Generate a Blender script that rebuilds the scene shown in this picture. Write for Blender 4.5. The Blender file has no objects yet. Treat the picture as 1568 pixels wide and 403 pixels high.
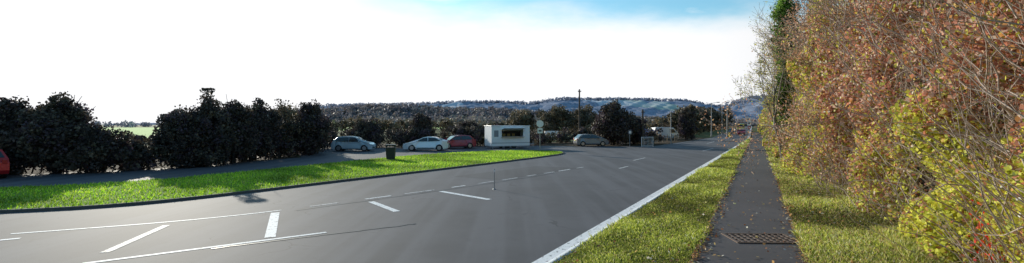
import bpy, bmesh, math, random
import numpy as np
from mathutils import Vector, Matrix, Euler
random.seed(7); rng=np.random.default_rng(7)
scn=bpy.context.scene
scn.view_settings.view_transform='Standard'; scn.view_settings.look='None'; scn.view_settings.exposure=0; scn.view_settings.gamma=1
col=scn.collection

# ------------------------------------------------------------------ helpers
def link(o,parent=None):
    col.objects.link(o)
    if parent is not None: o.parent=parent
    return o
def empty(name,loc=(0,0,0),yaw=0,scale=1):
    e=bpy.data.objects.new(name,None); e.location=loc; e.rotation_euler=(0,0,yaw); e.scale=(scale,)*3
    e.empty_display_size=.3
    return link(e)
class NT:
    def __init__(s,tree): s.t=tree; s.n=tree.nodes; s.l=tree.links
    def add(s,typ,**kw):
        n=s.n.new(typ)
        ins=kw.pop('ins',{})
        for k,v in kw.items(): setattr(n,k,v)
        for k,v in ins.items():
            if isinstance(v,bpy.types.NodeSocket): s.l.new(v,n.inputs[k])
            else: n.inputs[k].default_value=v
        return n
    def math(s,op,a,b=0.0,c=None,clamp=False):
        n=s.add('ShaderNodeMath',operation=op,use_clamp=clamp)
        for i,v in enumerate([a,b]+([c] if c is not None else [])):
            if isinstance(v,bpy.types.NodeSocket): s.l.new(v,n.inputs[i])
            else: n.inputs[i].default_value=v
        return n.outputs[0]
    def mix(s,f,a,b):
        n=s.add('ShaderNodeMix',data_type='RGBA')
        for i,v in ((0,f),(6,a),(7,b)):
            if isinstance(v,bpy.types.NodeSocket): s.l.new(v,n.inputs[i])
            else: n.inputs[i].default_value=(v if i==0 else (*v[:3],1))
        return n.outputs[2]
    def noise(s,vec,scale,detail=4,rough=.55,out=0):
        n=s.add('ShaderNodeTexNoise',ins={'Scale':scale,'Detail':detail,'Roughness':rough})
        if vec is not None: s.l.new(vec,n.inputs['Vector'])
        return n.outputs[out]
    def rng(s,v,a,b,c=0.,d=1.,smooth=True):
        n=s.add('ShaderNodeMapRange',interpolation_type='SMOOTHSTEP' if smooth else 'LINEAR')
        s.l.new(v,n.inputs[0])
        for i,x in enumerate((a,b,c,d)): n.inputs[1+i].default_value=x
        return n.outputs[0]
def mat_new(name):
    m=bpy.data.materials.new(name); m.use_nodes=True; m.node_tree.nodes.clear()
    t=NT(m.node_tree); out=t.add('ShaderNodeOutputMaterial'); return m,t,out
def pmat(name,c,rough=.6,metal=0,spec=.5,var=.12,scale=6,coat=0):
    m,t,o=mat_new(name)
    tc=t.add('ShaderNodeTexCoord').outputs['Object']
    f=t.noise(tc,scale,5)
    cc=t.mix(f,tuple(x*(1-var) for x in c),tuple(min(1,x*(1+var)) for x in c))
    b=t.add('ShaderNodeBsdfPrincipled',ins={'Base Color':cc,'Roughness':rough,'Metallic':metal,'Specular IOR Level':spec,'Coat Weight':coat})
    t.l.new(b.outputs[0],o.inputs[0]); return m
def leafmat(name,trans=.35):
    m,t,o=mat_new(name)
    a=t.add('ShaderNodeAttribute',attribute_name='Col').outputs['Color']
    b=t.add('ShaderNodeBsdfPrincipled',ins={'Base Color':a,'Roughness':.6,'Specular IOR Level':.25})
    tr=t.add('ShaderNodeBsdfTranslucent',ins={'Color':a})
    mx=t.add('ShaderNodeMixShader',ins={0:trans})
    t.l.new(b.outputs[0],mx.inputs[1]); t.l.new(tr.outputs[0],mx.inputs[2]); t.l.new(mx.outputs[0],o.inputs[0])
    return m
LEAF=leafmat('leaf',.42); GRASSB=leafmat('grass_blade',.5); DLEAF=leafmat('dark_leaf',.2); FARLEAF=leafmat('far_canopy',.25)
def barkmat(name,c):
    m,t,o=mat_new(name)
    tc=t.add('ShaderNodeTexCoord').outputs['Object']
    f=t.noise(tc,9,6,.7)
    cc=t.mix(t.rng(f,.35,.65),tuple(x*.55 for x in c),c)
    b=t.add('ShaderNodeBsdfPrincipled',ins={'Base Color':cc,'Roughness':.9,'Specular IOR Level':.15})
    t.l.new(b.outputs[0],o.inputs[0]); return m
BARK=barkmat('bark_grey',(.24,.21,.17)); BARKD=barkmat('bark_dark',(.06,.05,.045)); TWIG=barkmat('twig_pale',(.52,.41,.34))

def qmesh(name,V,F,mat,colors=None,parent=None,loc=None):
    """V (n,3), F (m,4) numpy quads; colors per face"""
    me=bpy.data.meshes.new(name)
    V=np.ascontiguousarray(V,dtype=np.float32); F=np.ascontiguousarray(F,dtype=np.int32)
    k=F.shape[1]
    me.vertices.add(len(V)); me.vertices.foreach_set('co',V.ravel())
    me.loops.add(F.size); me.loops.foreach_set('vertex_index',F.ravel())
    me.polygons.add(len(F)); me.polygons.foreach_set('loop_start',np.arange(0,F.size,k,dtype=np.int32))
    try: me.polygons.foreach_set('loop_total',np.full(len(F),k,dtype=np.int32))
    except Exception: pass
    me.update(calc_edges=True)
    if colors is not None:
        a=me.color_attributes.new('Col','FLOAT_COLOR','CORNER')
        c=np.ones((len(F),4),dtype=np.float32); c[:,:3]=np.clip(colors,0.003,.85)
        a.data.foreach_set('color',np.repeat(c,k,axis=0).ravel())
    me.materials.append(mat)
    o=bpy.data.objects.new(name,me)
    return link(o,parent)
def unit(a): return a/np.maximum(np.linalg.norm(a,axis=1,keepdims=True),1e-6)
def leafgeo(C,s,aspect=.5,flat=0.):
    N=len(C); a=rng.normal(size=(N,3)); 
    if flat: a[:,2]*=(1-flat)
    a=unit(a); r=rng.normal(size=(N,3))
    if flat: r[:,2]*=(1-flat)
    b=unit(np.cross(a,unit(r))) if not flat else unit(r-(r*a).sum(1,keepdims=True)*a)
    s=np.asarray(s).reshape(-1,1)*.5
    V=np.stack([C-a*s,C+b*s*aspect,C+a*s,C-b*s*aspect],1).reshape(-1,3)
    return V,np.arange(4*N).reshape(-1,4)
def leaves(name,C,s,c,mat=LEAF,parent=None,aspect=.6,flat=0.):
    V,F=leafgeo(C,s,aspect,flat); return qmesh(name,V,F,mat,c,parent)
def blades(name,P,h,w,c,mat=GRASSB,parent=None,lean=.35):
    N=len(P); th=rng.uniform(0,6.283,N); d=np.stack([np.cos(th),np.sin(th),np.zeros(N)],1)
    h=np.asarray(h).reshape(-1,1)*np.ones((N,1)); w=np.asarray(w).reshape(-1,1)*np.ones((N,1))
    l=rng.normal(size=(N,3))*lean; l[:,2]=1; tip=P+l*h
    V=np.stack([P-d*w,P+d*w,tip+d*w*.25,tip-d*w*.25],1).reshape(-1,3)
    return qmesh(name,V,np.arange(4*N).reshape(-1,4),mat,c,parent)
def prisms(name,S,mat,parent=None):
    """S rows: p0(3) p1(3) r0 r1"""
    S=np.asarray(S,dtype=float); p0=S[:,:3];p1=S[:,3:6];r0=S[:,6:7];r1=S[:,7:8]
    d=unit(p1-p0); ref=np.where(np.abs(d[:,2:3])>.9,np.array([[1.,0,0]]),np.array([[0,0,1.]]))
    u=unit(np.cross(d,ref)); v=np.cross(d,u); K=5
    A=[];B=[]
    for i in range(K):
        t=2*math.pi*i/K; e=u*math.cos(t)+v*math.sin(t); A.append(p0+e*r0); B.append(p1+e*r1)
    V=np.stack(A+B,1).reshape(-1,3); N=len(S)
    F=np.array([[i,(i+1)%K,K+(i+1)%K,K+i] for i in range(K)])
    F=(F[None]+(np.arange(N)*2*K)[:,None,None]).reshape(-1,4)
    o=qmesh(name,V,F,mat,None,parent)
    return o
class SN:
    def __init__(s,f,n=10,seed=0):
        r=np.random.default_rng(seed); s.k=r.normal(size=(n,3))*f; s.p=r.uniform(0,6.28,n)
    def __call__(s,P): return np.sin(P@s.k.T+s.p).sum(1)/math.sqrt(len(s.p)/2)
def bm_obj(name,bm,mats,parent=None,smooth=False,bevel=0):
    me=bpy.data.meshes.new(name); bm.normal_update(); bm.to_mesh(me); bm.free()
    for m in (mats if isinstance(mats,(list,tuple)) else [mats]): me.materials.append(m)
    if smooth:
        for p in me.polygons: p.use_smooth=True
    o=bpy.data.objects.new(name,me); link(o,parent)
    if bevel:
        b=o.modifiers.new('bevel','BEVEL'); b.width=bevel; b.segments=2; b.limit_method='ANGLE'
    return o
def box(name,c,s,mat,parent=None,bevel=0.0,rot=(0,0,0)):
    bm=bmesh.new(); bmesh.ops.create_cube(bm,size=1,matrix=Matrix.Diagonal((*s,1)))
    o=bm_obj(name,bm,mat,parent,bevel=bevel); o.location=c; o.rotation_euler=rot; return o
def cyl(name,p0,p1,r0,r1,mat,parent=None,seg=16,smooth=True):
    p0=Vector(p0);p1=Vector(p1); d=p1-p0
    bm=bmesh.new(); bmesh.ops.create_cone(bm,cap_ends=True,segments=seg,radius1=r0,radius2=r1,depth=d.length)
    o=bm_obj(name,bm,mat,parent)
    o.location=(p0+p1)/2; o.rotation_euler=d.to_track_quat('Z','Y').to_euler()
    return o
def poly(name,pts,z,mat,parent=None):
    bm=bmesh.new(); vs=[bm.verts.new((x,y,z)) for x,y in pts]; f=bm.faces.new(vs)
    bm.normal_update()
    if f.normal.z<0: f.normal_flip()
    bmesh.ops.triangulate(bm,faces=[f]); return bm_obj(name,bm,mat,parent)
def slab(name,pts,z0,z1,mat,parent=None):
    bm=bmesh.new(); a=[bm.verts.new((x,y,z1)) for x,y in pts]; b=[bm.verts.new((x,y,z0)) for x,y in pts]
    n=len(pts)
    for i in range(n): bm.faces.new((a[i],b[i],b[(i+1)%n],a[(i+1)%n]))
    f=bm.faces.new(a); bmesh.ops.triangulate(bm,faces=[f]); bmesh.ops.recalc_face_normals(bm,faces=bm.faces)
    return bm_obj(name,bm,mat,parent)
def resample(pl,step):
    out=[]
    for (a,b) in zip(pl[:-1],pl[1:]):
        a=np.array(a,float);b=np.array(b,float);n=max(1,int(np.linalg.norm(b-a)/step))
        for i in range(n): out.append(a+(b-a)*i/n)
    out.append(np.array(pl[-1],float)); return np.array(out)
def smooth_pl(pl,it=2):
    p=[np.array(q,float) for q in pl]
    for _ in range(it):
        q=[p[0]]
        for a,b in zip(p[:-1],p[1:]): q+= [a*.75+b*.25,a*.25+b*.75]
        q.append(p[-1]); p=q
    return [tuple(x) for x in p]
def offs(pl,d):
    P=np.array(pl); T=np.gradient(P,axis=0); T/=np.linalg.norm(T,axis=1)[:,None]
    return P+np.stack([T[:,1],-T[:,0]],1)*d
def ribbon(name,pl,d0,d1,z,mat,parent=None):
    A=offs(pl,d0);B=offs(pl,d1); n=len(A)
    V=np.vstack([np.c_[A,np.full(n,z)],np.c_[B,np.full(n,z)]])
    F=np.array([[i,n+i,n+i+1,i+1] for i in range(n-1)]); return qmesh(name,V,F,mat,None,parent)
def kerb(name,pl,d0,d1,z0,z1,mat,parent=None):
    A=offs(pl,d0);B=offs(pl,d1);n=len(A)
    V=np.vstack([np.c_[A,np.full(n,z0)],np.c_[A,np.full(n,z1)],np.c_[B,np.full(n,z1)],np.c_[B,np.full(n,z0)]])
    F=[]
    for j in range(3):
        for i in range(n-1): F.append([j*n+i,(j+1)*n+i,(j+1)*n+i+1,j*n+i+1])
    return qmesh(name,V,np.array(F),mat,None,parent)
def inpoly(P,poly):
    x,y=P[:,0],P[:,1]; r=np.zeros(len(P),bool); n=len(poly)
    for i in range(n):
        x1,y1=poly[i];x2,y2=poly[(i+1)%n]
        c=((y1>y)!=(y2>y))&(x<(x2-x1)*(y-y1)/((y2-y1) if y2!=y1 else 1e-9)+x1); r^=c
    return r

# ------------------------------------------------------------------ camera, sun, sky
cam=bpy.data.cameras.new('camera'); co=bpy.data.objects.new('camera',cam); link(co)
co.location=(0,0,2.7); co.rotation_euler=(math.radians(90),0,0)
cam.sensor_width=36; cam.lens=36*730/1568; cam.shift_y=-11.5/1568; cam.clip_end=20000; cam.clip_start=.05
scn.camera=co
AZ=math.radians(-37); EL=math.radians(15.5)
S=Vector((math.sin(AZ)*math.cos(EL),math.cos(AZ)*math.cos(EL),math.sin(EL)))
sl=bpy.data.lights.new('sun','SUN'); sl.energy=5.0; sl.angle=math.radians(.5); sl.color=(1,.93,.80)
so=bpy.data.objects.new('sun',sl); link(so); so.rotation_euler=S.to_track_quat('Z','Y').to_euler(); so.location=(-40,40,40)
w=bpy.data.worlds.new('World'); scn.world=w; w.use_nodes=True; w.node_tree.nodes.clear(); t=NT(w.node_tree)
sky=t.add('ShaderNodeTexSky',sky_type='NISHITA',sun_disc=False,sun_elevation=EL,sun_rotation=AZ%(2*math.pi),air_density=1.0,dust_density=.6,ozone_density=1.5)
tc=t.add('ShaderNodeTexCoord').outputs['Generated']
sep=t.add('ShaderNodeSeparateXYZ',ins={0:tc})
dot=t.add('ShaderNodeVectorMath',operation='DOT_PRODUCT',ins={0:tc,1:(math.sin(AZ),math.cos(AZ),0)}).outputs['Value']
mp=t.add('ShaderNodeMapping',ins={0:tc,'Scale':(1,1,3.2)}).outputs[0]
nz=t.noise(mp,3.2,7,.55)
tt=t.math('SUBTRACT',sep.outputs[2],t.math('MULTIPLY',t.math('MAXIMUM',t.math('SUBTRACT',dot,.6),0),.14))
tt=t.math('ADD',tt,t.math('MULTIPLY',t.math('SUBTRACT',nz,.5),.13))
haze=t.rng(tt,.165,.235,1,0)
cl=t.rng(nz,.56,.68,0,.5)
mask=t.math('MAXIMUM',haze,cl)
lev=t.rng(dot,-.2,.6,.3,1.06)
tint=t.add('ShaderNodeMix',data_type='RGBA',blend_type='MULTIPLY'); tint.inputs[0].default_value=1; t.l.new(sky.outputs[0],tint.inputs[6]); tint.inputs[7].default_value=(.76,1.15,1.18,1)
bg1=t.add('ShaderNodeBackground',ins={'Color':tint.outputs[2],'Strength':.15})
bg2=t.add('ShaderNodeBackground',ins={'Color':(.98,.985,1,1),'Strength':lev})
mx=t.add('ShaderNodeMixShader',ins={0:mask}); t.l.new(bg1.outputs[0],mx.inputs[1]); t.l.new(bg2.outputs[0],mx.inputs[2])
wo=t.add('ShaderNodeOutputWorld'); t.l.new(mx.outputs[0],wo.inputs[0])

# ------------------------------------------------------------------ surface materials
def asphalt(name,base,crackamt=.6,grain=.35,streaks=.65):
    m,t,o=mat_new(name); tc=t.add('ShaderNodeTexCoord').outputs['Object']
    big=t.noise(tc,.22,4,.6); mid=t.noise(tc,2.2,5,.65); fine=t.noise(tc,55,3,.7)
    rotm=t.add('ShaderNodeMapping',ins={0:tc,'Rotation':(0,0,math.radians(28)),'Scale':(1.1,.05,1)}).outputs[0]
    streak=t.noise(rotm,1.0,3,.5)
    c=t.mix(t.rng(big,.35,.65),tuple(x*.78 for x in base),tuple(x*1.15 for x in base))
    c=t.mix(t.math('MULTIPLY',t.rng(streak,.42,.62),streaks),c,tuple(x*1.5 for x in base))
    c=t.mix(t.math('MULTIPLY',t.rng(mid,.55,.75),.4),c,tuple(x*.62 for x in base))
    c=t.mix(t.math('MULTIPLY',t.rng(fine,.45,.7),grain),c,tuple(x*1.8 for x in base))
    vo=t.add('ShaderNodeTexVoronoi',feature='DISTANCE_TO_EDGE',ins={'Scale':.33})
    wv=t.add('ShaderNodeVectorMath',operation='ADD'); nn=t.add('ShaderNodeTexNoise',ins={'Scale':1.3,'Detail':5}); t.l.new(tc,nn.inputs[0])
    sc=t.add('ShaderNodeVectorMath',operation='SCALE',ins={0:nn.outputs[1],'Scale':1.3}); t.l.new(tc,wv.inputs[0]); t.l.new(sc.outputs[0],wv.inputs[1]); t.l.new(wv.outputs[0],vo.inputs['Vector'])
    cr=t.math('MULTIPLY',t.rng(vo.outputs[0],.004,.014,1,0),t.math('MULTIPLY',t.rng(big,.5,.6),crackamt))
    c=t.mix(cr,c,tuple(x*.35 for x in base))
    bp=t.add('ShaderNodeBump',ins={'Strength':.15,'Distance':.004,'Height':fine})
    b=t.add('ShaderNodeBsdfPrincipled',ins={'Base Color':c,'Roughness':.8,'Specular IOR Level':.35,'Normal':bp.outputs[0]})
    t.l.new(b.outputs[0],o.inputs[0]); return m
ROAD=asphalt('asphalt_road',(.080,.080,.089)); PATH=asphalt('asphalt_path',(.078,.071,.074),.35,.2,.15)
def paint(name,c,under,wear):
    m,t,o=mat_new(name); tc=t.add('ShaderNodeTexCoord').outputs['Object']
    n=t.noise(tc,7,6,.75); n2=t.noise(tc,40,3,.7)
    f=t.math('ADD',t.rng(n,wear,wear+.12),t.math('MULTIPLY',t.rng(n2,.6,.7),.25),clamp=True)
    cc=t.mix(f,c,under)
    b=t.add('ShaderNodeBsdfPrincipled',ins={'Base Color':cc,'Roughness':.7,'Specular IOR Level':.3})
    t.l.new(b.outputs[0],o.inputs[0]); return m
WHITE=paint('road_paint',(.84,.84,.84),(.10,.10,.11),.53); WORN=paint('road_paint_worn',(.60,.60,.60),(.09,.09,.10),.49)
TAR=pmat('tar_seal',(.02,.02,.022),.5)
KERB=pmat('kerb_concrete',(.48,.52,.56),.85,var=.3,scale=3)
def groundmat(name,cols,sc=1.0,bump=.5):
    m,t,o=mat_new(name); tc=t.add('ShaderNodeTexCoord').outputs['Object']
    a=t.noise(tc,.35*sc,5,.6); b_=t.noise(tc,4*sc,6,.7); f=t.noise(tc,30*sc,4,.7)
    c=t.mix(t.rng(a,.38,.62),cols[0],cols[1]); c=t.mix(t.rng(b_,.45,.68),c,cols[2]); c=t.mix(t.math('MULTIPLY',t.rng(f,.5,.7),.6),c,cols[3])
    bp=t.add('ShaderNodeBump',ins={'Strength':bump,'Distance':.05,'Height':f})
    b=t.add('ShaderNodeBsdfPrincipled',ins={'Base Color':c,'Roughness':.95,'Specular IOR Level':.1,'Normal':bp.outputs[0]})
    t.l.new(b.outputs[0],o.inputs[0]); return m
GR=groundmat('turf',[(.18,.20,.04),(.24,.25,.06),(.10,.11,.035),(.30,.28,.11)])
GRI=groundmat('turf_island',[(.18,.30,.03),(.25,.37,.035),(.12,.19,.022),(.26,.35,.055)])
FIELD=groundmat('field_soil_grass',[(.07,.10,.03),(.10,.12,.045),(.06,.06,.03),(.09,.10,.04)],.05,.1)
PAST=groundmat('pasture',[(.45,.64,.20),(.5,.68,.22),(.42,.6,.2),(.5,.62,.22)],.1,.1)
SOIL=groundmat('leaf_litter_soil',[(.06,.045,.03),(.08,.055,.035),(.04,.03,.02),(.12,.08,.04)])

# ------------------------------------------------------------------ ground, road, path
poly('ground',[(-6000,-1500),(6000,-1500),(6000,9000),(-6000,9000)],-.03,FIELD)
leftfar=[(9.4,46.9),(17.2,58),(39.4,94),(67,150),(141,300),(388,800)]
KX=lambda y:-4.25+.5497*y
right=[(KX(-40),-40),(KX(0),0),(KX(20),20),(KX(56),56),(KX(80),80),(49.9,100),(75.1,150),(150.7,300),(403,800)]
lay_out=[(9.5,57),(2,60),(-8,56),(-22,53),(-21,46),(-17,38.5),(-20.5,29.5),(-27,24.8),(-42,19),(-60,14)]
tarmac=list(reversed(right))+[(-60,-40)]+list(reversed(lay_out))+leftfar[1:]
poly('road',tarmac,0,ROAD)
poly('verge_soil',[(-60,14.2),(-42,19.2),(-27,25),(-20.5,29.7),(-17.2,38.5),(-21.2,46),(-22.2,53.2),(-8,56.2),(2,60.2),(9.5,57.2),(17,58.2),(39,94),(36,100),(10,72),(-25,64),(-34,50),(-30,36),(-60,26)],-.012,SOIL)
road=resample(smooth_pl(right,1),2.)
# island
isl=[(-60,4),(-25,11.6),(-15.6,14.5),(-12.9,15.6),(-11.0,17.8),(-8.1,22.4),(-3.4,29.4),(2.4,38.6),(4.9,43.3),(4.3,46.5),(1.5,47.6),(-2.2,46.6),(-8.1,41),(-12.4,31.8),(-14.6,27.2),(-17.2,21.4),(-22,19.5),(-40,14.5),(-60,10.5)]
isl_s=smooth_pl(isl+[isl[0]],2)[:-1]
slab('grass_island',isl_s,-.01,.07,GRI)
kerb('island_kerb',np.array(isl_s[:40]),-.0,.12,0,.085,pmat('kerb_old',(.10,.095,.085),.9,var=.4))
# near side kerb/verge/path
kerb('kerb',road,.0,.14,0,.11,KERB)
RB=lambda y: KX(y)+.16
PL=lambda y:-1.25+.5137*y
PR=lambda y:.966+.5137*y
slab('grass_verge',[(RB(-20),-20),(RB(82),82),(PL(82)+.05,82),(PL(-20)+.05,-20)],0,.10,GR)
slab('footpath',[(PL(-20),-20),(PL(80),80),(KX(84)+.3,84),(50.3,100),(75.5,150),(77.6,150),(52.6,100),(PR(80),80),(PR(-20),-20)],0,.114,PATH)
slab('grass_strip',[(PR(-20)+.02,-20),(PR(80)+.02,80),(52.65,100),(77.65,150),(300,150),(200,-20)],0,.105,GR)
# edge line
ribbon('edge_line',road,-.40,-.10,.006,WHITE)
def mark(name,p0,p1,wd,mat=WHITE,z=.006):
    p0=np.array(p0,float);p1=np.array(p1,float);d=(p1-p0)/np.linalg.norm(p1-p0);n=np.array([-d[1],d[0]])*wd/2
    poly(name,[tuple(p0+n),tuple(p0-n),tuple(p1-n),tuple(p1+n)],z,mat)
mark('lane_marking',(-8.3,9.2),(-4.62,11.87),.13)
mark('lane_marking',(-5.75,11.33),(-7.2,14.5),.24)
mark('lane_marking',(-8.55,10.0),(-9.2,12.7),.18,WORN)
mark('lane_marking',(-12.6,10.6),(-11.6,11.25),.15)
mark('lane_marking',(-4.9,16.56),(-3.55,14.7),.22)
mark('lane_marking',(-2.86,19.1),(-.79,17.0),.24)
up=[(-12.3,11.7),(-11.94,11.87),(-9.66,12.97),(-7.81,14.28),(-6.23,16.0),(-4.14,18.4),(-1.6,21.4),(1.4,25.5),(6,32)]
ups=resample(smooth_pl(up,2),.25)
ribbon('centre_line',ups[:24],-.05,.06,.006,WHITE)
i=26
while i<len(ups)-6:
    ln=4+(i//7)%3
    ribbon('centre_line',ups[i:i+ln],-.06,.06,.006,WORN if (i//5)%3 else WHITE); i+=ln+1+(i//5)%2
for a,b in [((6.5,28.9),(7.4,30.4)),((9.0,35.3),(10.6,38)),((19,47.5),(22.4,53)),((27,66),(31,73))]:
    mark('lane_marking',a,b,.15,WORN)
tar1=np.array([(-6.5,10.3),(-5.77,10.8),(-4.4,11.7),(-3.08,12.55),(-2.6,12.9)]); tj=resample(smooth_pl(tar1,2),.15); tj=tj+rng.normal(size=tj.shape)*.02
ribbon('tar_seam',tj,-.025,.03,.009,TAR)
tj=ups[24:75].copy()+np.array([.25,-.25]); tj=tj+rng.normal(size=tj.shape)*.02
ribbon('tar_seam',tj,-.02,.03,.009,TAR)
poly('road_patch',[(-3,24.5),(1.5,30.5),(4.2,29.2),(-.6,23.0)],.004,asphalt('asphalt_patch',(.056,.056,.062),.1))
# drain cover in path
g=empty('drain_cover',(5.62,10.75,.12),math.radians(-2))
IRON=pmat('rusty_iron',(.15,.10,.075),.6,.2,var=.4,scale=20)
for k in range(2): box('frame_side',(0,(-.42,.42)[k],.008),(1.44,.06,.022),IRON,g)
for k in range(2): box('frame_end',((-.69,.69)[k],0,.007),(.06,.78,.02),IRON,g)
for k in range(9): box('bar',(-.56+k*.14,0,.005),(.045,.77,.014),IRON,g)
for k in range(4): box('cross_bar',(0,-.27+k*.18,.0045),(1.32,.04,.011),IRON,g)
poly('pit_shade_sheet',[(-.66,-.4),(.66,-.4),(.66,.4),(-.66,.4)],-.002,pmat('pit_shade_black',(.008,.008,.008),.9),g)  # flat black sheet painting the shade of the hollow under the bars

# ------------------------------------------------------------------ grass blades
def colmix(N,pal,wt,jit=.25):
    pal=np.array(pal); idx=rng.choice(len(pal),N,p=np.array(wt)/sum(wt)); c=pal[idx]
    return c*np.exp(rng.normal(size=(N,1))*jit)
def ysamp(N,a,b,p=2.): # density ~ y^-p
    if abs(p-1)<1e-3: p=1.001
    u=rng.uniform(size=N); q=1-p
    return (a**q+u*(b**q-a**q))**(1/q)
gpal=[(.32,.38,.05),(.48,.50,.10),(.17,.21,.035),(.60,.54,.25)]
N=80000; y=ysamp(N,6,80,1.8); u=rng.uniform(size=N); xx=RB(y)+u*(PL(y)-RB(y))+rng.normal(size=N)*.06
pt=SN(1.2,8,3)(np.c_[xx,y,0*y]); c=colmix(N,gpal,[4,4,3,1.6],.36); c*= (1+.34*pt)[:,None].clip(.4,1.6)
blades('verge_grass',np.c_[xx,y,np.full(N,.095)],rng.uniform(.4,1.1,N)*(.05+.002*y)*(1+.4*pt.clip(-1,2)),.006+.0008*y,c,lean=.6)
N=110000; y=ysamp(N,6,80,1.8); ww=rng.uniform(size=N)*4.4; xx=PR(y)-.05+ww
pt=SN(1.0,8,5)(np.c_[xx,y,0*y]); c=colmix(N,gpal+[(.50,.34,.17)],[3,4,3,3,2.4],.36); c*= (1+.34*pt)[:,None].clip(.4,1.6)
blades('strip_grass',np.c_[xx,y,np.full(N,.10)],rng.uniform(.4,1.1,N)*(.06+.002*y)*(1+1.0*(ww>1.9))*(1+.4*pt.clip(-1,2)),.006+.0008*y,c,lean=.6)
N=150000; P=np.c_[rng.uniform(-34,6,N),rng.uniform(11,48,N)]; P=P[inpoly(P,isl_s)]; N=len(P)
c=colmix(N,[(.30,.54,.03),(.42,.64,.05),(.16,.29,.02),(.54,.56,.15)],[4,4,3,.8]); pt=SN(.7,8,8)(np.c_[P,0*P[:,0]]); c*=(1+.28*pt)[:,None].clip(.45,1.4)
blades('island_grass',np.c_[P,np.full(N,.065)],rng.uniform(.04,.10,N),.02,c)
# fallen leaves
N=6500; y=ysamp(N,6,60,1.6); side=rng.uniform(size=N); lat=np.where(side<.05,rng.uniform(0,2.2,N),np.where(side<.25,rng.exponential(.10,N),np.where(side<.4,2.2-rng.exponential(.08,N),rng.uniform(-3,6.0,N))))
bad=(side>=.4)&(lat>0)&(lat<2.2); lat=np.where(bad,2.3+lat,lat)
xx=PL(y)+lat
ok=(xx>KX(y)+.2); xx=xx[ok];y=y[ok];N=len(y)
c=colmix(N,[(.50,.29,.12),(.32,.14,.07),(.6,.46,.18),(.14,.08,.05),(.65,.6,.5)],[3,3,2,2,1.6])
leaves('fallen_leaves',np.c_[xx,y,.125+rng.uniform(size=N)*.04],rng.uniform(.035,.08,N)*(1+y*.015),c,LEAF,flat=.85,aspect=.8)

# ------------------------------------------------------------------ trees
def grow(p,d,L,r,dep,segs,tips,spread=.6,up_=.15,nseg=4,kids=(2,4)):
    p=np.array(p,float); d=np.array(d,float)
    for i in range(nseg):
        d=d+rng.normal(size=3)*.13+np.array([0,0,up_*.3]); d/=np.linalg.norm(d)
        q=p+d*L/nseg; r1=r*(1-.35/nseg*(1))
        segs.append([*p,*q,r,r1]); p=q; r=r1
        if dep>0 and i>=1 and rng.uniform()<.55:
            e=d+rng.normal(size=3)*spread*1.2; e/=np.linalg.norm(e); grow(p,e,L*rng.uniform(.4,.65),r*.5,dep-1,segs,tips,spread,up_,nseg,kids)
    if dep>0:
        for _ in range(rng.integers(*kids)):
            e=d+rng.normal(size=3)*spread; e/=np.linalg.norm(e); grow(p,e,L*rng.uniform(.6,.85),r*.72,dep-1,segs,tips,spread,up_,nseg,kids)
    else: tips.append(p)
def crown(blobs,nc,per,cr,ls,pal,wt,shell=.55):
    C=[];Cc=[]
    vol=np.array([b[3]*b[4]*b[5] for b in blobs])**.67; ns=np.maximum(2,(nc*vol/vol.sum()).astype(int))
    for b,n in zip(blobs,ns):
        d=unit(rng.normal(size=(n,3))); rr=rng.uniform(shell,1.0,(n,1))
        c0=np.array(b[:3])+d*rr*np.array(b[3:6])
        k=rng.uniform(.5,1.3,n); 
        cc=np.array(pal)[rng.choice(len(pal),n,p=np.array(wt)/sum(wt))]*np.exp(rng.normal(size=(n,1))*.35)
        off=unit(rng.normal(size=(n*per,3))).reshape(n,per,3)*rng.uniform(.2,1,(n,per,1))**.6*.85*cr*k[:,None,None]
        C.append((c0[:,None]+off).reshape(-1,3)); Cc.append(np.repeat(cc,per,axis=0))
    C=np.vstack(C);Cc=np.vstack(Cc); Cc=Cc*np.exp(rng.normal(size=(len(Cc),1))*.2)
    ok=C[:,2]>.02
    C=C[ok];Cc=Cc[ok]
    return C,ls*rng.uniform(.6,1.3,len(C)),Cc
DK=[(.080,.064,.056),(.105,.085,.060),(.092,.064,.078),(.135,.110,.075)]
def tree(name,X,Y,H,R,pal=DK,wt=(3,3,2,1),nc=170,per=40,cr=.46,ls=.165,low=.1,trunk=.14,extra=(),mat=DLEAF,bark=BARKD,dens=1.9):
    nc=int(nc*dens)
    e=empty(name,(X,Y,0)); segs=[];tips=[]
    for k in range(2): grow((rng.normal()*.15,rng.normal()*.15,-.05),(rng.normal()*.25,rng.normal()*.2,1),H*.38,trunk,3,segs,tips,.55)
    S_=np.array(segs); 
    f=np.maximum(1,np.abs(S_[:,3])/(R*1.0)); f=np.maximum(f,S_[:,5]/(H*1.02)); 
    S_=S_[f<1.05]
    prisms('branches',S_,bark,e)
    # domed crown: broad skirt, dome, and smaller lobes standing proud of it
    bl=[(0,0,H*(low*.5+.34),R*.93,R*.83,H*.32),(0,0,H*.60,R*.72,R*.68,H*.28)]
    for _ in range(10):
        a=rng.uniform(0,6.28); q=rng.uniform(.25,.85); z=H*(.88-.36*q*q-rng.uniform(0,.27))
        s=rng.uniform(.18,.38); bl.append((math.cos(a)*R*q,math.sin(a)*R*q,z,R*s,R*s,R*s*1.0))
    bl.append((rng.normal()*R*.18,0,H*.87,R*.32,R*.32,H*.11))
    bl+=list(extra)
    C,s,c=crown(bl,nc,per,cr,ls,pal,wt); C[:,2]=np.minimum(C[:,2],H*1.12)
    leaves('foliage',C,s,c,mat,e,aspect=.75); return e
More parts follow.
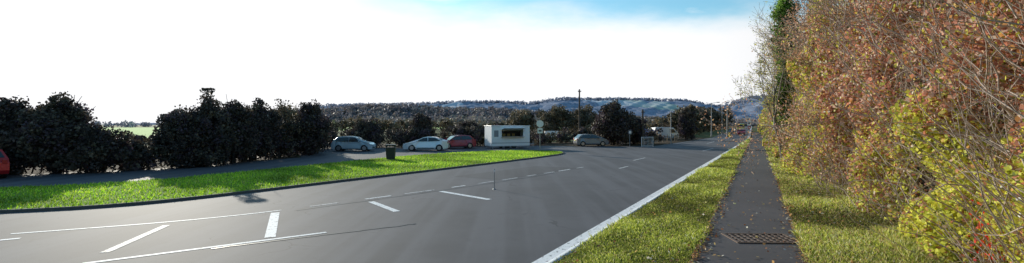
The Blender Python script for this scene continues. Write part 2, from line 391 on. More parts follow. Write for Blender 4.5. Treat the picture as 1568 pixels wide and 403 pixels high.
def hedge(name,pl,h,wd,pal=DK,wt=(3,3,2,1),dens=7,per=45,ls=.2,cr=.55,mat=DLEAF,stems=True,hv=.25):
    P=resample(pl,1.0); n=len(P); e=empty(name,(0,0,0)); bl=[]
    nz_=SN(.35,6,int(abs(pl[0][0]*10))%97)
    hh=h*(1+hv*nz_(np.c_[P,np.zeros(n)])*.7)
    for (x,y_),H_ in zip(P,hh):
        H_=max(H_,h*.35); bl.append((x+rng.normal()*wd*.2,y_+rng.normal()*wd*.2,H_*.5,wd*.55,wd*.55,H_*.5))
    C,s,c=crown(bl,int(n*dens),per,cr,ls,pal,wt,.5); leaves('foliage',C,s,c,mat,e,aspect=.75)
    segs=[]
    for (x,y_),H_ in zip(P,hh):
        for _ in range(2):
            p=np.array([x+rng.normal()*wd*.3,y_+rng.normal()*wd*.3,0.]); d=np.array([rng.normal()*.2,rng.normal()*.2,1.])
            for k in range(4):
                q=p+d*H_*.25; segs.append([*p,*q,.04*(1-k*.2),.04*(.8-k*.18)]); p=q; d=d+rng.normal(size=3)*.2
    prisms('stems',segs,BARKD,e); return e
# left tree group, along the far side of the lay-by
tree('hawthorn_tree',-27.5,26.0,4.15,1.8,nc=260,low=.02)
tree('hawthorn_tree',-25.0,26.2,4.35,1.8,nc=260,low=.02)
tree('hawthorn_tree',-30.4,27.0,3.6,2.0,nc=220,low=.02)
tree('hawthorn_tree',-34.8,26.5,4.1,2.4,nc=220,low=.02)
tree('holly_bush',-23.1,26.4,2.7,1.4,nc=150,low=.0)
hedge('hedge',[(-34,24.6),(-29,25.0),(-24,26.6)],1.9,1.4,dens=30,hv=.2)
hedge('hedge',[(-24,27.5),(-21.4,28.6),(-19.4,30.4)],1.6,1.7,dens=34,hv=.35)
hedge('hedge',[(-20.6,29.8),(-19.2,33),(-18.8,37),(-18.2,42)],2.9,1.7,dens=32,hv=.2)
tree('holly_tree',-20.6,29.6,3.7,1.6,nc=210,low=.02)
tree('holly_tree',-19.9,31.0,4.45,1.7,nc=250,low=.02,extra=((.1,0,4.7,.24,.24,.5),))
tree('hawthorn_tree',-19.2,33.0,4.3,1.6,nc=240,low=.02)
tree('hawthorn_tree',-19.6,36.0,4.6,1.8,nc=240,low=.02)
AUT=[(.15,.12,.09),(.19,.15,.085),(.10,.095,.065),(.23,.165,.095)]
tree('ash_tree',-19.2,39.0,4.7,2.0,pal=AUT,nc=150,per=28,low=.05,ls=.15,dens=1.1)
tree('oak_tree',-17.5,41.5,4.7,1.7,nc=210,low=.02)
tree('oak_tree',-20.5,44,4.5,2.2,pal=AUT,nc=170,per=34,low=.02)
hedge('hedge',[(-18.5,43),(-20.5,47),(-20,53.4),(-10,56),(-3,58.5),(3,61.5)],2.3,2.2,dens=28,hv=.2)
hedge('hedge',[(-60,20),(-36,25),(-29,27.8)],2.4,2.0,dens=22,ls=.24)
tree('elder_bush',-16.8,55.5,3.5,2.0,nc=150,pal=AUT+DK,wt=(1,1,1,1,2,2,2,1),low=.02)
tree('laurel_bush',-10.9,57,4.0,1.4,nc=150,low=.02)
tree('hawthorn_tree',-5.6,60,3.1,1.7,nc=130,low=.02)
# behind trailer and up to the big tree
hedge('hedge',[(3,66),(9,70),(14,66),(20,66)],2.4,2.2,pal=AUT+DK,wt=(1,1,1,1,2,2,2,1),dens=16,ls=.24)
tree('yew_tree',13.0,61.5,5.5,2.8,nc=300,low=.02,cr=.7,ls=.24)
tree('yew_tree',16.2,64,4.2,1.8,nc=150,low=.02,ls=.24)
tree('oak_tree',8.5,92,6.2,3.8,pal=AUT,nc=150,per=35,ls=.3,cr=.9,low=.05)
tree('oak_tree',14,95,6.6,4,pal=AUT,nc=150,per=35,ls=.3,cr=.9,low=.05)
tree('oak_tree',2,98,5.4,4,pal=AUT,nc=150,per=35,ls=.3,cr=.9,low=.05)
tree('yew_tree',29.4,80,5.6,1.7,nc=190,low=.02,ls=.24)
tree('ash_tree',20.5,96,4.6,2.6,pal=AUT,nc=120,per=30,ls=.26,cr=.7)
hedge('hedge',[(14,92),(24,98),(34,108),(54,146),(96,225),(148,330)],3.4,3.4,pal=AUT,wt=(2,2,1,2),dens=5,per=32,ls=.5,cr=1.1,hv=.35)
for k,(yy,h) in enumerate([(108,6.5),(122,7.5),(138,7),(160,8.5),(185,9),(215,10),(260,12)]):
    tree('roadside_oak_tree',33+(yy-98)*.5+rng.normal(),yy,h,h*.48,pal=AUT,nc=80,per=30,ls=.6,cr=1.2,low=.05)
hedge('far_hedge',[(-70,150),(-20,140),(40,150)],3.4,3.5,pal=AUT,wt=(2,2,1,1),dens=5,per=30,ls=.6,cr=1.2,hv=.4)
hedge('far_hedge',[(-150,75),(-80,72),(-42,66)],1.3,3,dens=5,ls=.35,cr=.7)
poly('pasture_field',[(-420,95),(-60,92),(-90,380),(-520,380)],-.022,PAST)
poly('pasture_field',[(-160,260),(40,260),(30,420),(-170,420)],-.018,PAST)

# distant woodland clumps
def woods(name,n,xf,yf,zf,hr,per,ls,pal,wt,mat=FARLEAF,jit=.15):
    x=xf(n);y_=yf(n,x);z=zf(x,y_); H_=rng.uniform(*hr,n)
    c=np.array(pal)[rng.choice(len(pal),n,p=np.array(wt)/sum(wt))]*np.exp(rng.normal(size=(n,1))*jit)
    off=unit(rng.normal(size=(n*per,3))).reshape(n,per,3)*rng.uniform(.5,1,(n,per,1))
    C=np.stack([x,y_,z+H_*.5],1)[:,None]+off*np.stack([H_*.5,H_*.5,H_*.5],1)[:,None]
    C=C.reshape(-1,3); cc=np.repeat(c,per,axis=0)*np.exp(rng.normal(size=(n*per,1))*.1)
    return leaves(name,C,ls*rng.uniform(.6,1.3,len(C)),cc,mat,aspect=.8)
woods('distant_tree_line',110,lambda n:rng.uniform(-420,-245,n),lambda n,x:400+rng.normal(size=n)*12,lambda x,y:0*x,(3,6),30,1.5,[(.24,.26,.32),(.27,.28,.34)],(1,1))  # blue-grey of distance haze is put into the leaf colours
woods('distant_woodland',260,lambda n:rng.uniform(-150,110,n),lambda n,x:rng.uniform(420,520,n),lambda x,y:0*x,(7,12),34,2.2,[(.22,.20,.21),(.26,.225,.21),(.20,.21,.20)],(1,1,1))
woods('distant_woodland',90,lambda n:rng.uniform(-90,70,n),lambda n,x:rng.uniform(190,240,n),lambda x,y:0*x,(3.5,6),34,1.1,[(.16,.13,.10),(.19,.15,.11),(.12,.125,.08)],(1,1,1))

# ------------------------------------------------------------------ hills
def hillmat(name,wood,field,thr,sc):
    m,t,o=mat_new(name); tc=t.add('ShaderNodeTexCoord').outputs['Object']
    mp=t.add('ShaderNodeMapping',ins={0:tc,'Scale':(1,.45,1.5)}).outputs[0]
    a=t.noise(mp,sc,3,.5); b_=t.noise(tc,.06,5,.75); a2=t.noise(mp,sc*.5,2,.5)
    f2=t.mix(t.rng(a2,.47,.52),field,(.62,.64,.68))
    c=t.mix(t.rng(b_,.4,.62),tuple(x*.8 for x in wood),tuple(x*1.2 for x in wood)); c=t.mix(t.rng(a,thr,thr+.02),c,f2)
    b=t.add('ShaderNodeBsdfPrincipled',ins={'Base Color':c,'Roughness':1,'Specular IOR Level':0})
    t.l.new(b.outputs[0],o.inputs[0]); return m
def hill(name,prof,D,front,back,mat,bump,nx=420,ny=46):
    xs=np.linspace(prof[0][0],prof[-1][0],nx); hs=np.interp(xs,[p[0] for p in prof],[p[1] for p in prof])
    k=np.ones(9)/9; hs=np.convolve(np.pad(hs,4,'edge'),k,'valid')
    ys=np.concatenate([np.linspace(D-front,D,ny),np.linspace(D,D+back,8)[1:]])
    X,Y=np.meshgrid(xs,ys); s=np.where(Y<D,(Y-(D-front))/front,1-(Y-D)/back); s=s*s*(3-2*s)
    Z=hs[None]*s-2
    P=np.c_[X.ravel(),Y.ravel(),0*X.ravel()]
    Z=Z+(SN(.05,12,2)(P)*bump+SN(.2,12,4)(P)*bump*.6).reshape(Z.shape)*np.minimum(1,s*3)
    V=np.c_[X.ravel(),Y.ravel(),Z.ravel()]; n=nx; m_=len(ys)
    F=np.array([[j*n+i,j*n+i+1,(j+1)*n+i+1,(j+1)*n+i] for j in range(m_-1) for i in range(n-1)])
    o=qmesh(name,V,F,mat); 
    for p in o.data.polygons: p.use_smooth=True
    def zf(x,y):
        s=np.clip((y-(D-front))/front,0,1); s=s*s*(3-2*s); return np.interp(x,xs,hs)*s-3
    return zf
pA=[(-480,-3),(-360,-2),(-330,4),(-301,13),(-272,22),(-215,27),(-138,27),(-80,22),(-23,22),(44,17),(111,12),(207,8),(303,5),(420,3),(600,2)]
zA=hill('wooded_hill',pA,700,180,120,hillmat('hill_wood_hazed',(.19,.175,.185),(.24,.28,.18),.66,.02),1.0)  # wood colour lightened and greyed to paint in aerial haze
woods('hillside_woodland',2500,lambda n:rng.uniform(-345,420,n),lambda n,x:rng.uniform(540,712,n),zA,(6,10),26,2.8,[(.21,.19,.21),(.255,.225,.215),(.19,.20,.205),(.28,.23,.20)],(3,2,2,1),jit=.22)  # canopy palette includes painted haze, no volume in the air
pB=[(-1500,0),(-1190,5),(-950,40),(-778,76),(-367,84),(-230,90),(-66,92),(99,87),(181,106),(318,103),(482,103),(701,98),(770,84),(838,70),(907,84),(962,106),(1030,117),(1277,112),(1700,110)]
zB=hill('hill',pB,2000,700,300,hillmat('hill_far_hazed',(.30,.33,.41),(.42,.50,.42),.61,.0036),2.2)  # bluish base colours stand in for aerial perspective
woods('ridge_woodland',900,lambda n:rng.uniform(-800,1300,n),lambda n,x:rng.uniform(1900,2004,n),zB,(8,16),16,6,[(.31,.34,.42),(.34,.36,.43)],(1,1))  # same haze blue painted into the ridge trees

# ------------------------------------------------------------------ big hedge on the right
HB=[(3.2,1),(6.2,5),(8.75,9.4),(10.1,13),(11.7,17.5),(18.6,33),(31.2,56),(45.4,84),(78.2,150),(99.6,192)]
HP=resample(smooth_pl(HB,2),.25); HT=np.gradient(HP,axis=0); HT/=np.linalg.norm(HT,axis=1)[:,None]; HNn=np.stack([HT[:,1],-HT[:,0]],1)
arc=np.concatenate([[0],np.cumsum(np.linalg.norm(np.diff(HP,axis=0),axis=1))])
he=empty('autumn_hedge'); 
lump=SN(.9,12,21); lump2=SN(2.6,12,22); gapn=SN(1.5,14,23); colr=SN(.55,8,24); topn=SN(.5,8,25)
def hedge_leaves(N,ya,yb,ls,pw=1.0):
    y_=ysamp(N,ya,yb,pw); a=np.interp(y_,HP[:,1],arc)
    Ht=(8.6+1.5*topn(np.c_[a,0*a,0*a])); Ht=np.where(y_<26,Ht+1.5,Ht); Ht=np.where(y_>60,6.3+.35*(Ht-8.6),Ht)
    z=Ht*rng.uniform(size=N)**1.2
    q=np.c_[a,z,0*a]
    wdep=.15+.38*lump(q)+.18*lump2(q)+np.abs(rng.normal(size=N))*.6+.08*z-np.maximum(0,1.2-z)*.25
    wdep=np.maximum(wdep,-.5)
    bx=np.interp(a,arc,HP[:,0]);by=np.interp(a,arc,HP[:,1]);nx_=np.interp(a,arc,HNn[:,0]);ny_=np.interp(a,arc,HNn[:,1])
    C=np.c_[bx+nx_*wdep,by+ny_*wdep,z]
    keep=(gapn(C)>-.75+1.15*np.maximum(0,z/Ht-.35)+rng.normal(size=N)*.35)
    C=C[keep];z=z[keep];a=a[keep];wdep=wdep[keep];y_=y_[keep];N=len(z)
    pal=np.array([(.58,.24,.16),(.74,.38,.14),(.40,.19,.14),(.80,.76,.12),(.50,.54,.08),(.20,.24,.05),(.70,.49,.39)])
    g=colr(C)
    w_=np.zeros((N,7)); w_[:]=[3.2,1.7,2.3,.8,.7,.5,3.2]
    yel=np.clip((4.1-z+g*.9),0,2.5)*np.clip((13.4-y_)/2.5,0,1.8)
    far=np.clip((y_-18)/9,0,1)
    lowz=np.clip((1.4-z)/1.2,0,1)
    w_[:,3]+=yel*9+far*4.6+lowz*1.8; w_[:,4]+=yel*5+far*3.8+lowz*2.6; w_[:,5]+=yel*.8+far*1.6+lowz; w_[:,1]+=far*1.4+yel*1.2
    w_[:,[0,2,6]]*=(1-.5*far)[:,None]
    w_[:,3]+=np.clip(g-.7,0,1)*5; w_[:,4]+=np.clip(g-.7,0,1)*3
    cw=np.cumsum(w_,1); r=rng.uniform(size=N)*cw[:,-1]; idx=(r[:,None]>cw).sum(1)
    c=pal[idx]*np.exp(rng.normal(size=(N,1))*.32)
    return C,ls*(1+np.clip(y_/14,0,12)*.45)*rng.uniform(.6,1.4,N),c
for (N,ya,yb,ls) in [(190000,4,17,.070),(170000,17,42,.075),(80000,42,190,.085)]:
    C,s,c=hedge_leaves(N,ya,yb,ls); leaves('foliage',C,s,c,LEAF,he,aspect=.8)
N=50000; y_=ysamp(N,3,190,1.2); a=np.interp(y_,HP[:,1],arc); Ht=np.where(y_<26,8.5,np.where(y_>60,5.5,7.)); z=rng.uniform(size=N)*Ht; wd=1.6+.1*z+rng.uniform(size=N)*1.8
C=np.c_[np.interp(a,arc,HP[:,0])+np.interp(a,arc,HNn[:,0])*wd,np.interp(a,arc,HP[:,1])+np.interp(a,arc,HNn[:,1])*wd,z]
leaves('inner_foliage',C,(.14+y_*.006)*rng.uniform(.6,1.4,N),colmix(N,[(.26,.15,.11),(.32,.20,.14),(.18,.15,.09)],[1,1,1]),LEAF,he,aspect=.7)
segs=[]
for k in range(4600):
    y0=float(ysamp(1,4,120,1.1)[0]); a=np.interp(y0,HP[:,1],arc); nx_=np.interp(a,arc,HNn[:,0]);ny_=np.interp(a,arc,HNn[:,1])
    w0=rng.uniform(-.1,1.6); p=np.array([np.interp(a,arc,HP[:,0])+nx_*w0,y0+ny_*w0,rng.uniform(0,8.5) if rng.uniform()<.85 else 0.]); d=np.array([-nx_*.4+rng.normal()*.5,-ny_*.4+rng.normal()*.5,.9+rng.normal()*.35])
    r=rng.uniform(.005,.012)*(1+y0/25); L=rng.uniform(.2,.5)
    for j in range(5):
        d/=np.linalg.norm(d); q=p+d*L; segs.append([*p,*q,r*(1-j*.17),r*(.83-j*.17)]); p=q; d=d+rng.normal(size=3)*.28
prisms('twigs',segs,TWIG,he)
# bare/ivy trees standing in the hedge
def bare(name,X,Y,H,bark,leafpal=None,nl=2500,ivy=None,dep=5,lean=(0,0),tr=.14,ls=.1,spread=.5,seed=None,L0=.34):
    global rng
    keep_rng=rng
    if seed is not None: rng=np.random.default_rng(seed)
    e=empty(name,(X,Y,0)); segs=[];tips=[]
    grow((0,0,0),(lean[0],lean[1],1),H*L0,tr,dep,segs,tips,spread,.14)
    S_=np.array(segs); S_[:,6:8]=np.maximum(S_[:,6:8],.007); prisms('branches',S_,bark,e)
    if leafpal is not None:
        i_=rng.integers(0,len(S_),nl); keep=S_[i_,6]<.05; i_=i_[keep]; C=S_[i_,3:6]+rng.normal(size=(len(i_),3))*.15
        leaves('foliage',C,ls*rng.uniform(.7,1.3,len(C)),colmix(len(C),leafpal,[1]*len(leafpal)),LEAF,e)
    if ivy:
        C,s,c=crown(ivy,300,50,.45,.15,[(.12,.22,.04),(.20,.31,.06),(.07,.12,.03)],[2,2,1.5],.3); leaves('ivy',C,s,c,LEAF,e)
    rng=keep_rng
    return e
YG=[(.66,.66,.15),(.5,.54,.11),(.68,.46,.17)]; OR=[(.68,.38,.2),(.56,.28,.17),(.68,.48,.36)]
bare('ash_tree',17.6,31,10.5,BARK,YG,2200,ivy=[(.1,0,4.5,.35,.35,3),(.15,-.1,8.4,.7,.7,1.3),(.2,.1,10,.75,.7,.9)],lean=(.03,0),seed=31,spread=.38,L0=.3)
bare('birch_tree',19.8,32.5,11.5,TWIG,YG,3000,lean=(.0,0),seed=12,spread=.4)
bare('ash_tree',23.6,39,9.0,BARK,YG,4500,lean=(0,0),seed=13,spread=.42)
bare('hazel_tree',17.0,24.5,10,TWIG,OR,6000,lean=(.05,0),ls=.10,seed=14)
bare('hazel_tree',15.3,19,9.5,TWIG,OR,7000,lean=(.05,0),ls=.09,seed=15)
bare('hazel_tree',13.8,14.6,9,TWIG,OR+[(.6,.58,.14)],7000,ls=.085,seed=16)
bare('ash_tree',30.5,49,8,BARK,YG,4500,lean=(0,0),ls=.15,seed=17)
bare('ash_tree',37,60,8,BARK,YG,4500,lean=(0,0),ls=.17,seed=18)
# bramble and dead stalks in near corner
be=empty('bramble')
segs=[]
for k in range(460):
    p=np.array([rng.uniform(7.9,10.6),rng.uniform(8.0,10.8),.05]); 
    if p[0]<8.0+(p[1]-8)*.45+.2: continue
    d=np.array([rng.normal()*.7-.25,rng.normal()*.7-.2,1.]); L=rng.uniform(.08,.26); r=rng.uniform(.004,.009)
    for j in range(6):
        d/=np.linalg.norm(d); q=p+d*L; segs.append([*p,*q,r,r*.9]); p=q; r*=.9; d=d+np.array([rng.normal()*.2,rng.normal()*.2,-.26])
        if p[2]<.05: break
prisms('stalks',segs,barkmat('dead_stalk',(.66,.58,.42)),be)
N=3200; C=np.c_[rng.uniform(8.1,11,N),rng.uniform(7.8,11,N),np.abs(rng.normal(size=N))*.45+.08]; C=C[C[:,0]>8.1+(C[:,1]-8)*.45+.1]
leaves('bramble_foliage',C,rng.uniform(.04,.11,len(C)),colmix(len(C),[(.28,.42,.07),(.5,.55,.12),(.55,.4,.15),(.35,.15,.08)],[3,3,2,1]),LEAF,be)
N=340; C=np.c_[rng.normal(8.35,.15,N),rng.normal(8.3,.18,N),np.abs(rng.normal(.62,.28,N))]
leaves('red_berries',C,rng.uniform(.04,.08,N),colmix(N,[(.85,.05,.03),(.85,.12,.04)],[2,1],.1),LEAF,be,aspect=.9)

# ------------------------------------------------------------------ vehicles
GLASS=pmat('car_glass',(.02,.03,.035),.08,0,.8,0); TYRE=pmat('tyre',(.02,.02,.02),.85); ALLOY=pmat('alloy_wheel',(.45,.45,.47),.35,.8)
REDL=pmat('tail_lamp',(.5,.02,.02),.3); LAMP=pmat('head_lamp',(.75,.77,.8),.15,.3); BLK=pmat('black_plastic',(.02,.02,.02),.6); PLATE=pmat('number_plate',(.75,.7,.2),.5)
def carpaint(n,c): return pmat(n,c,.28,.25,.5,.03,coat=.6)
HATCH=[(1.96,.22),(2.03,.45),(1.98,.66),(1.72,.84),(1.05,.97),(.42,1.38),(0,1.47),(-.6,1.49),(-1.35,1.43),(-1.82,1.0),(-1.96,.82),(-2.0,.42),(-1.92,.25)]
SALOON=[(2.2,.22),(2.27,.45),(2.18,.64),(1.9,.8),(1.0,.94),(.3,1.33),(-.1,1.41),(-.6,1.42),(-1.05,1.36),(-1.68,1.03),(-2.15,.98),(-2.27,.75),(-2.26,.4),(-2.18,.25)]
VAN=[(2.35,.25),(2.42,.5),(2.36,.9),(1.95,1.12),(1.35,1.85),(1.1,2.05),(.4,2.12),(-1.5,2.12),(-2.25,2.06),(-2.38,1.0),(-2.4,.45),(-2.35,.28)]
def car(name,loc,yaw,prof,W,paintm,belt=.95,kind='hatch'):
    e=empty(name,loc,yaw); wx=(1.25 if kind!='van' else 1.5); wr=.32
    if kind=='saloon': wx=1.36
    pts=list(prof)
    def arch(cx): return [(cx+math.cos(a)*.37,.22+max(0,math.sin(a))*.44) for a in [math.pi*(1-i/8) for i in range(9)]]
    pts+=[(-wx-.45,.2)]+arch(-wx)+arch(wx)+[(wx+.45,.2)]
    zt=max(p[1] for p in prof)
    def hw(z,x):
        f=1-.10*max(0,.45-z) ; 
        if z>belt: f-=.2*((z-belt)/(zt-belt))*(1 if kind!='van' else .45)
        f-=.10*max(0,(abs(x)-1.55)/.6)**2*(1 if kind!='van' else .3)
        return W/2*f
    bm=bmesh.new(); L=[bm.verts.new((x,hw(z,x),z)) for x,z in pts]; R=[bm.verts.new((x,-hw(z,x),z)) for x,z in pts]; n=len(pts)
    for i in range(n): bm.faces.new((L[i],L[(i+1)%n],R[(i+1)%n],R[i]))
    fs=[bm.faces.new(L[::-1]),bm.faces.new(R)]; bmesh.ops.triangulate(bm,faces=fs); bmesh.ops.recalc_face_normals(bm,faces=bm.faces)
    bm_obj('body',bm,paintm,e,bevel=.035)
    def sidewin(nm,pp):
        for sgn in (1,-1):
            bm=bmesh.new(); vs=[bm.verts.new((x,sgn*(hw(z,x)+.012),z)) for x,z in pp]; f=bm.faces.new(vs)
            bm.normal_update()
            if f.normal.y*sgn<0: f.normal_flip()
            bm_obj(nm,bm,GLASS,e)
    if kind=='hatch': 
        sidewin('front_side_window',[(.92,.98),(.36,1.34),(-.2,1.4),(-.2,.98)]); sidewin('rear_side_window',[(-.27,.98),(-.27,1.4),(-1.2,1.37),(-1.62,1.03)])
    elif kind=='saloon':
        sidewin('front_side_window',[(.86,.97),(.26,1.29),(-.2,1.35),(-.2,.97)]); sidewin('rear_side_window',[(-.27,.97),(-.27,1.35),(-1.0,1.3),(-1.5,1.02)])
    else: sidewin('front_side_window',[(1.75,1.15),(1.2,1.78),(.45,1.82),(.45,1.15)])
    def scr(nm,a,b,m=GLASS,ins=.12):
        (x0,z0),(x1,z1)=a,b; d=Vector((x1-x0,z1-z0)).normalized(); nrm=Vector((d.y,-d.x))*.014
        if nrm.x*(1 if x0>0 else -1)<0: nrm=-nrm
        p=lambda f:(x0+(x1-x0)*f,z0+(z1-z0)*f)
        q0=p(.1);q1=p(.92); bm=bmesh.new()
        vs=[bm.verts.new((q[0]+nrm.x,s*(hw(q[1],q[0])-ins),q[1]+nrm.y)) for q,s in ((q0,1),(q0,-1),(q1,-1),(q1,1))]
        bm.faces.new(vs); bm_obj(nm,bm,m,e)
    if kind!='van': scr('windscreen',prof[4],prof[5]); scr('rear_window',prof[9],prof[8])
    else: scr('windscreen',prof[3],prof[4])
    fx=max(p[0] for p in prof); rx=min(p[0] for p in prof)
    for s in (1,-1):
        box('head_lamp',(fx-.13,s*W*.34,.66 if kind!='van' else .8),(.16,.32,.13),LAMP,e,.03)
        box('tail_lamp',(rx+.08,s*W*.38,.85 if kind!='van' else 1.0),(.13,.2,.22),REDL,e,.02)
        box('door_mirror',(.75 if kind!='van' else 1.5,s*(W/2+.06),1.0 if kind!='van' else 1.25),(.1,.18,.13),paintm,e,.03)
        box('sill',(0,s*(W/2-.03),.24),(1.7,.05,.08),BLK,e)
        for q in (wx,-wx):
            cyl('tyre',(q,s*(W/2-.22),wr),(q,s*(W/2-.01),wr),wr,wr,TYRE,e,24); cyl('wheel',(q,s*(W/2-.02),wr),(q,s*(W/2+.005),wr),.21,.19,ALLOY,e,12)
    box('front_grille',(fx-.03,0,.42),(.06,W*.6,.16),BLK,e,.01); box('number_plate',(fx+.01,0,.5),(.03,.5,.11),pmat('plate_w',(.8,.8,.8)),e)
    box('rear_number_plate',(rx-.01,0,.72),(.03,.5,.11),PLATE,e)
    box('underbody',(0,0,.24),(fx*1.7,W*.7,.14),BLK,e)
    return e
SILV=carpaint('silver_blue_paint',(.48,.60,.68)); SIL2=carpaint('silver_paint',(.74,.80,.86)); DRED=carpaint('dark_red_paint',(.26,.02,.05)); RED=carpaint('red_paint',(.55,.02,.02)); WHT=carpaint('white_paint',(.80,.82,.85))
car('parked_car',(-15.8,47.6,0),math.radians(2),HATCH,1.72,SILV)
car('parked_car',(-8.7,48.4,0),math.radians(184),SALOON,1.74,SIL2,.93,'saloon')
car('parked_car',(-6.1,52.6,0),math.radians(205),HATCH,1.72,DRED)
car('parked_car',(-26.9,23.8,0),math.radians(150),HATCH,1.72,RED)
car('parked_car',(9.6,58.2,0),math.radians(10),HATCH,1.72,carpaint('grey_paint',(.20,.21,.23)))
car('parked_van',(6.9,76,0),math.radians(4),VAN,1.95,WHT,1.2,'van').scale=(.75,.75,.75)
car('parked_van',(27.6,86,0),math.radians(10),VAN,1.95,WHT,1.2,'van')
car('parked_van',(23.9,85,0),math.radians(30),VAN,1.95,carpaint('blue_paint',(.06,.2,.6)),1.2,'van').scale=(.85,.85,.85)
car('car',(57.3,119,0),math.radians(-117),HATCH,1.75,RED)
car('car',(61,132,0),math.radians(-117),SALOON,1.75,carpaint('black_paint',(.03,.03,.035)),.93,'saloon')
car('van',(84.5,176,0),math.radians(-117),VAN,2.0,carpaint('yellow_paint',(.8,.58,.03)),1.2,'van').scale=(1.2,1.2,1.35)

# catering trailer
TW=pmat('trailer_white',(.86,.87,.88),.4,var=.03); TG=pmat('trailer_trim',(.35,.37,.4),.5); DIN=pmat('trailer_interior',(.05,.05,.055),.8); ALU=pmat('aluminium',(.5,.5,.5),.4,.7)
g=empty('catering_trailer',(-.55,53.6,0),math.radians(24))
L_,W_,H0,H1=4.6,2.1,.30,2.45
box('rear_wall',(0,W_/2-.03,(H0+H1)/2),(L_,.05,H1-H0),TW,g)
box('left_end_wall',(-L_/2+.028,-.028,(H0+H1)/2),(.05,W_-.06,H1-H0),TW,g,.01); box('right_end_wall',(L_/2-.028,-.028,(H0+H1)/2),(.05,W_-.06,H1-H0),TW,g,.01)
hx0,hx1,hz0,hz1=-1.1,1.5,1.3,2.08; yf=-W_/2-.0
box('front_lower_panel',(0,yf,(H0+hz0)/2),(L_,.05,hz0-H0),TW,g)
box('front_upper_panel',(0,yf,(hz1+H1)/2),(L_,.05,H1-hz1),TW,g)
box('front_left_panel',((-L_/2+hx0)/2,yf,(hz0+hz1)/2),(hx0+L_/2,.05,hz1-hz0),TW,g)
box('front_right_panel',((L_/2+hx1)/2,yf,(hz0+hz1)/2),(L_/2-hx1,.05,hz1-hz0),TW,g)
box('roof',(0,-.01,H1+.035),(L_+.12,W_+.14,.07),TW,g,.02); box('floor',(0,-.02,H0-.03),(L_-.02,W_-.02,.06),TG,g)
box('interior_counter',(.2,0,1.05),(L_-.8,.6,.1),ALU,g); box('back_shelf',(.2,W_/2-.2,1.6),(L_-1,.25,.6),DIN,g)
box('serving_counter',((hx0+hx1)/2,yf-.2,hz0-.03),(hx1-hx0+.1,.36,.05),ALU,g)
box('awning_flap',((hx0+hx1)/2,yf-.36,hz1+.1),(hx1-hx0,.72,.04),TW,g,rot=(math.radians(-14),0,0))
for s in (hx0+.1,hx1-.1): cyl('flap_strut',(s,yf-.05,hz1-.4),(s,yf-.55,hz1+.02),.012,.012,ALU,g,8)
box('trim_band',(0,yf-.03,.62),(L_,.012,.08),TG,g); box('menu_board',(-1.75,yf-.035,1.65),(.5,.015,.7),pmat('board',(.25,.27,.3),.6),g)
for s in (-1,1):
    for q in (-.4,.4): cyl('wheel',(q,s*(W_/2-.2),.29),(q,s*(W_/2+.0),.29),.29,.29,TYRE,g,20)
for q in (-2.1,2.1):
    for s in (-.9,.9): cyl('corner_steady',(q,s,0),(q,s,.3),.03,.03,TG,g,8)
cyl('drawbar',(L_/2,0,.38),(L_/2+1.1,0,.42),.05,.04,TG,g,8); cyl('jockey_wheel',(L_/2+.95,0,0),(L_/2+.95,0,.7),.035,.035,TG,g,8)
for k in range(4): box('shelf_item',(-.7+k*.6,W_/2-.35,1.45),(.35,.04,.3),pmat('menu',(.5,.4,.15)),g)
# ------------------------------------------------------------------ street furniture
STEEL=pmat('galvanised_steel',(.32,.33,.34),.5,.4,var=.2); WOODP=pmat('pole_wood',(.10,.075,.055),.9,var=.4,scale=4); SW=pmat('sign_white',(.84,.84,.84),.4,var=.02); SB=pmat('sign_back',(.12,.12,.13),.6); SR=pmat('sign_red',(.55,.03,.03),.4)
def telegraph(X,Y,H,name='telegraph_pole'):
    g=empty(name,(X,Y,0)); cyl('pole',(0,0,-.1),(0,0,H),.15,.10,WOODP,g); box('cross_arm',(0,-.12,H-.35),(.5,.09,.1),WOODP,g,.01)
    for k in (-.2,.2): cyl('insulator',(k,-.12,H-.3),(k,-.12,H-.16),.035,.045,SW,g,10)
    for k in range(5): cyl('step',(-.2 if k%2 else .0,0,2.2+k*.5),(.0 if k%2 else .2,0,2.2+k*.5),.012,.012,STEEL,g,6)
    return g
telegraph(9.9,70,7.8)
def sign(name,X,Y,H,parts,yaw=0,r=.035):
    g=empty(name,(X,Y,0),yaw); cyl('post',(0,0,0),(0,0,H),r,r,STEEL,g,12)
    for kind,z,a,b,m in parts:
        if kind=='disc': cyl('sign_disc',(0,-.05,z),(0,-.07,z),a,a,m,g,28); cyl('disc_symbol',(0,-.071,z),(0,-.076,z),a*.55,a*.55,b,g,20)
        else: box('sign_plate',(0,-.06,z),(a,.02,b),m,g,.01); box('plate_legend',(0,-.073,z),(a*.6,.004,b*.35),SB,g)
    return g
sign('traffic_sign',2.7,46.0,3.05,[('disc',2.72,.34,SW,SW),('plate',2.05,.5,.5,SW)],.1)
sign('traffic_sign',45.3,91,3.3,[('plate',2.85,.7,.9,SW),('disc',2.0,.3,SW,SR)],-.45)
sign('traffic_sign',48.6,98,4.2,[('plate',3.7,.9,.8,SW)],-.45)
sign('traffic_sign',14.2,57.5,1.9,[('disc',1.7,.33,SW,SB)],.4)
def lamp(X,Y,H,yaw=0,arm=1.2,r=.09):
    g=empty('street_lamp',(X,Y,0),yaw); cyl('base',(0,0,0),(0,0,1.2),r*1.5,r*1.4,STEEL,g,12); cyl('column',(0,0,1.2),(0,0,H),r,r*.6,STEEL,g,12)
    cyl('arm',(0,0,H-.05),(arm,0,H+.15),r*.5,r*.4,STEEL,g,8); box('lantern',(arm+.25,0,H+.15),(.65,.26,.13),STEEL,g,.04); box('lens',(arm+.27,0,H+.07),(.45,.2,.06),SW,g,.02); return g
lamp(28.6,52,9.3,math.radians(180),1.3,.10)
lamp(41.0,98,7.0,math.radians(-20),1.0)
lamp(22.0,66,4.6,math.radians(-30),.6,.07)
telegraph(17.0,62,4.6,'telegraph_pole')
lamp(40.6,90,6.3,math.radians(-20),.8)
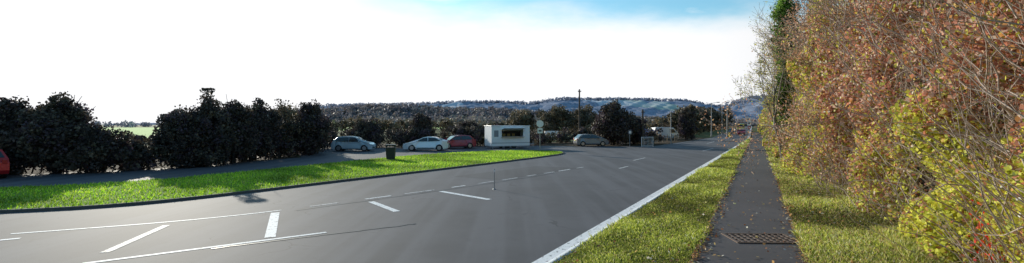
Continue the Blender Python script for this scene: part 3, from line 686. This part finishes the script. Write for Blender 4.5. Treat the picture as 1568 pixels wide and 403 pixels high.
lamp(52,118,8,math.radians(-20),1.2); lamp(66,146,8.5,math.radians(-20),1.2); lamp(88,170,9,math.radians(160),1.2)
# stitching ghost added as a slim solid post beside the hatching
g=empty('ghost_post',(-.73,19.7,0)); cyl('post',(0,0,0),(0,0,.85),.018,.015,STEEL,g,10); cyl('foot',(0,0,0),(0,0,.04),.07,.05,STEEL,g,14); box('reflector',(0,-.02,.76),(.04,.01,.10),SW,g)
g=empty('traffic_island',(40.2,88.6,0),math.radians(-28)); box('kerbed_base',(0,0,.06),(1.3,3.5,.12),KERB,g,.05)
def bollard(X,Y):
    g=empty('traffic_bollard',(X,Y,.12)); YB=pmat('bollard_yellow',(.8,.55,.03),.4); box('base',(0,0,.12),(.42,.25,.24),BLK,g,.03); box('shell',(0,0,.6),(.36,.18,.75),YB,g,.06); cyl('arrow_disc',(0,-.10,.72),(0,-.115,.72),.14,.14,pmat('sign_blue',(.02,.12,.5)),g,20)
bollard(40.0,87.4); bollard(40.9,89.8)
g=empty('grit_bin',(29.6,55.5,.1),math.radians(-25)); GY=pmat('grit_yellow',(.8,.58,.03),.5); box('tub',(0,0,.25),(.8,.5,.5),GY,g,.05); box('lid',(0,-.01,.56),(.88,.58,.1),GY,g,.04,(math.radians(8),0,0)); box('hinge',(0,.28,.5),(.6,.04,.05),BLK,g)
# litter bin
g=empty('litter_bin',(-9.0,35.4,.05),.15); GB=pmat('bin_dark',(.025,.03,.03),.5)
bm=bmesh.new(); bmesh.ops.create_cone(bm,cap_ends=True,segments=4,radius1=.42,radius2=.5,depth=.85,matrix=Matrix.Translation((0,0,.5))@Matrix.Rotation(math.radians(45),4,'Z')); bm_obj('bin_body',bm,GB,g,bevel=.03)
for sx in (-1,1):
    for sy in (-1,1): box('hood_post',(sx*.3,sy*.3,.98),(.07,.07,.14),GB,g)
box('hood',(0,0,1.08),(.74,.74,.1),GB,g,.04); box('foot',(0,0,.04),(.5,.5,.08),STEEL,g)
# gate / railings near exit
g=empty('pedestrian_barrier',(15.9,56,0),math.radians(25))
for k in range(9): cyl('upright',(k*.2-.8,0,.05),(k*.2-.8,0,1.15),.014,.014,SW,g,6)
for zz in (.12,1.15): cyl('rail',(-.85,0,zz),(.85,0,zz),.025,.025,SW,g,8)
for xk in (-.85,.85): cyl('end_post',(xk,0,0),(xk,0,1.2),.03,.03,SW,g,8)
g=empty('wooden_fence',(0,0,0)); FW=pmat('fence_wood',(.22,.17,.12),.9,var=.3)
fp=resample([(16.5,60),(26,76),(36,96)],2.4)
for p in fp: box('post',(p[0],p[1],.55),(.1,.1,1.1),FW,g)
for a,b in zip(fp[:-1],fp[1:]):
    for zz in (.45,.85): cyl('rail',(a[0],a[1],zz),(b[0],b[1],zz),.04,.04,FW,g,6)
print('OBJ',len(bpy.data.objects))
